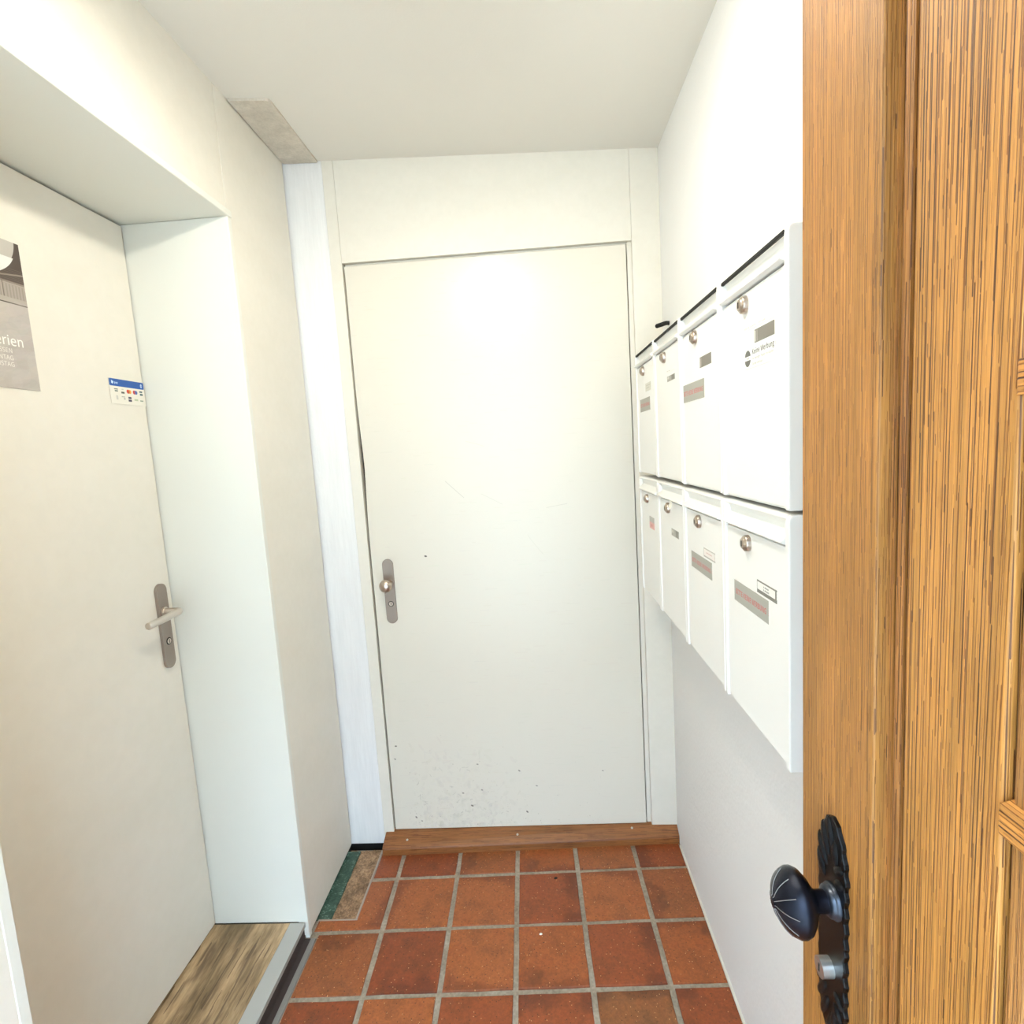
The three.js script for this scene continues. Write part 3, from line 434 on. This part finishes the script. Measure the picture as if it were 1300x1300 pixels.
// ------------------------------------------------------------------ open front door of oak, its outer face towards the hall
{
  const X = 0.849, T = 0.056, Z0 = 1.3295, Z1 = 2.24, Y0 = 0.012, Y1 = 2.06, d = group('door_3', [X, 0, 0]);
  structure(d, 'open front door of old brown oak with black iron knob', 'door');
  const zs = [[Z0, 1.4465], [1.4805, 1.5645]], mir = (z) => Z0 + Z1 - z;
  const vert = (name, x0, x1, z0, z1, m, r = 0.003) => { obj(name, bx(x0, x1, Y0, Y1, z0, z1, r), m, d); obj(name, bx(x0, x1, Y0, Y1, mir(z1), mir(z0), r), m, d); };
  vert('stile', 0, T, zs[0][0], zs[0][1], M.oakStile, 0.002);
  vert('board', 0.001, T - 0.004, zs[1][0], zs[1][1], M.oakBoard, 0.0025);
  // moulding between stile and board: a groove, a fillet and a bead
  const bead = extrude([[0.004, 0], [0.0045, 0.0035], [0.021, 0.0042], [0.0045, 0.0074], [0.0022, 0.0095], [0.0022, 0.0125], [0.004, 0.0158], [0.021, 0.0162], [0.021, 0.0186], [0.005, 0.0188], [0.0028, 0.0215], [0.0018, 0.0245], [0.0022, 0.0285], [0.005, 0.0312], [0.018, 0.0318], [0.018, 0.034], [0.04, 0.034], [0.04, 0]].map(([a, b]) => [a, -b]), Y1 - Y0); bead.rotateX(-Math.PI / 2);
  const b1 = bead.clone(); b1.translate(0.007, Y0, 1.4465); obj('bead_moulding', uvMetres(b1), M.oakBead, d);
  const b2 = bead.clone(); b2.scale(1, 1, -1); b2.translate(0.007, Y0, mir(1.4465)); { const p = flat(b2), a = p.attributes.position.array; for (let i = 0; i < a.length; i += 9) for (let k = 0; k < 3; k++) { const t = a[i + 3 + k]; a[i + 3 + k] = a[i + 6 + k]; a[i + 6 + k] = t; } p.computeVertexNormals(); obj('bead_moulding', uvMetres(p), M.oakBead, d); }
  const a = 1.5645, z = mir(1.5645);
  obj('rail', bx(0.001, T - 0.004, Y0, 0.28, a, z, 0.003), M.oakBar, d); obj('rail', bx(0.001, T - 0.004, 1.9, Y1, a, z, 0.003), M.oakBar, d);
  for (const [p, q] of [[a + 0.0042, a + 0.017], [z - 0.017, z - 0.0042]]) obj('inner_strip', bx(0.003, 0.045, 0.285, 1.895, p, q, 0.0025), M.oakReveal, d);
  obj('infill_panel', bx(0.043, 0.052, 0.27, 1.91, a - 0.004, z + 0.004, 0), M.oakDark, d);
  for (const y of [1.6975, 1.4475, 1.2045, 0.96, 0.715, 0.47]) { // bars with a weathered slope on top
    const s = extrude([[-0.003, -0.009], [-0.003, 0.009], [0.0105, 0.0125], [0.0105, -0.0105]], z - a - 0.004, 0.0015); s.translate(0, y, a + 0.0035); uvMetres(s); { const q = s.attributes.position, w = s.attributes.uv; for (let i = 0; i < q.count; i++) w.setXY(i, q.getY(i) + q.getX(i) + y * 3.1, q.getZ(i)); } obj('bar', s, M.oakBar, d);
  }
  // black iron plate with feathered ends
  const CZ = 1.393, CY = 0.9665, hh = 0.1135, outline = [];
  const half = (t) => { const e = Math.abs(t); let w = 0.0225; if (e > 0.55) w = 0.0225 * Math.sqrt(Math.max(0, 1 - Math.pow((e - 0.55) / 0.45, 1.7))) + 0.0005; return w + 0.0013 * Math.sin(e * 46) * (e < 0.97 ? 1 : 0); };
  for (let k = 0; k <= 60; k++) { const t = -1 + 2 * k / 60; outline.push([half(t), t * hh]); } for (let k = 60; k >= 0; k--) { const t = -1 + 2 * k / 60; outline.push([-half(t), t * hh]); }
  const pg = extrude(outline, 0.004, 0.0012); pg.rotateY(-Math.PI / 2); pg.translate(0.0008, CY, CZ);
  const plate = obj('iron_plate', uvMetres(pg), M.iron, d);
  const leaves = [];
  for (const e of [-1, 1]) for (const [ox, oy, ang, len] of [[0, 0.096, 0.28, 0.034], [-0.009, 0.086, 0.42, 0.032], [0.008, 0.083, 0.1, 0.026], [-0.014, 0.073, 0.55, 0.03], [0.013, 0.071, -0.95, 0.017], [-0.016, 0.058, 0.5, 0.026], [0.014, 0.058, -1.1, 0.016]]) {
    const c = new THREE.SphereGeometry(1, 16, 10); c.scale(0.0038, 0.0046, len / 2); c.rotateX(-Math.PI / 2); c.rotateX(-ang * e); c.translate(-0.0035, CY + e * oy, CZ + ox * 1.0); leaves.push(c);
  }
  obj('feather', leaves, M.iron, plate);
  // knob: rose, neck and a lens-shaped head with eight scored lines
  const KY = 1.001, lathe = (p) => { const g = new THREE.LatheGeometry(p.map((q) => new THREE.Vector2(...q)), 64); g.rotateZ(Math.PI / 2); g.translate(-0.003, KY, 1.3975); return g; };
  obj('rose', lathe([[0.0155, 0], [0.0158, 0.0025], [0.0145, 0.0045], [0.0135, 0.005], [0.0138, 0.0065], [0.012, 0.0085], [0.01, 0.009]]), M.scored === 0 ? M.iron : std(0x3a3f48, 0.35, { metalness: 0.8 }), plate);
  const prof = [[0.0098, 0.008], [0.0096, 0.017], [0.0135, 0.0205], [0.021, 0.0245], [0.0268, 0.0295], [0.0288, 0.034], [0.0286, 0.0375], [0.0262, 0.0425], [0.0218, 0.047], [0.0155, 0.0512], [0.0085, 0.0538], [0.0058, 0.0543], [0.005, 0.0553], [0.0025, 0.0559], [0, 0.056]];
  const knob = obj('knob', lathe(prof), M.knobIron, plate);
  for (let k = 0; k < 10; k++) { const an = k * Math.PI / 5 + 0.15, pts = prof.slice(7, 13).map(([r, h]) => { const rr2 = r + 0.0001; return [-0.003 - h - 0.0001, KY + rr2 * Math.cos(an), 1.3975 + rr2 * Math.sin(an)]; }); obj('scored_line', tube(pts, 0.0003, 18, 6), M.scored, knob); }
  const lc = cyl(0.009, 0.009, 0.016); lc.rotateZ(Math.PI / 2); lc.translate(-0.0065, 0.9295, CZ); obj('lock_cylinder', lc, M.silver, plate);
  obj('keyhole', bx(-0.0148, -0.0143, 0.9255, 0.9335, CZ - 0.001, CZ + 0.001, 0), M.dark, plate);
}

// ------------------------------------------------------------------ ceiling lamp just above the frame
{
  const y = ceilY(LAMP.x), t = group('ceiling_lamp', [LAMP.x, 0, LAMP.z]); tag(t, 'white dish ceiling lamp with round opal bulb above the hall', 'lamp');
  const dish = new THREE.LatheGeometry([[0.018, y - 0.002], [0.02, y - 0.045], [0.06, LAMP.y + 0.06], [0.096, LAMP.y + 0.03], [0.104, LAMP.y - 0.004], [0.101, LAMP.y - 0.004], [0.093, LAMP.y + 0.028], [0.058, LAMP.y + 0.056], [0.018, LAMP.y + 0.064]].map((q) => new THREE.Vector2(...q)), 48);
  obj('shade', dish, std(0xe8e4da, 0.5, { side: THREE.DoubleSide }), t);
  const b = new THREE.SphereGeometry(LAMP.r, 32, 24); b.translate(0, LAMP.y, 0);
  obj('bulb', b, new THREE.MeshStandardMaterial({ color: 0xffffff, emissive: new THREE.Color().setRGB(...LAMP.color), emissiveIntensity: 10, roughness: 0.4 }), t).castShadow = false;
  const l = new THREE.PointLight(new THREE.Color().setRGB(...LAMP.color), LAMP.candela, 0, 2); l.position.set(0, LAMP.y, 0); l.castShadow = true; l.shadow.radius = LAMP.r / 0.02; t.add(l); l.name = 'lamp_light';
}
renderer.render(scene, camera);
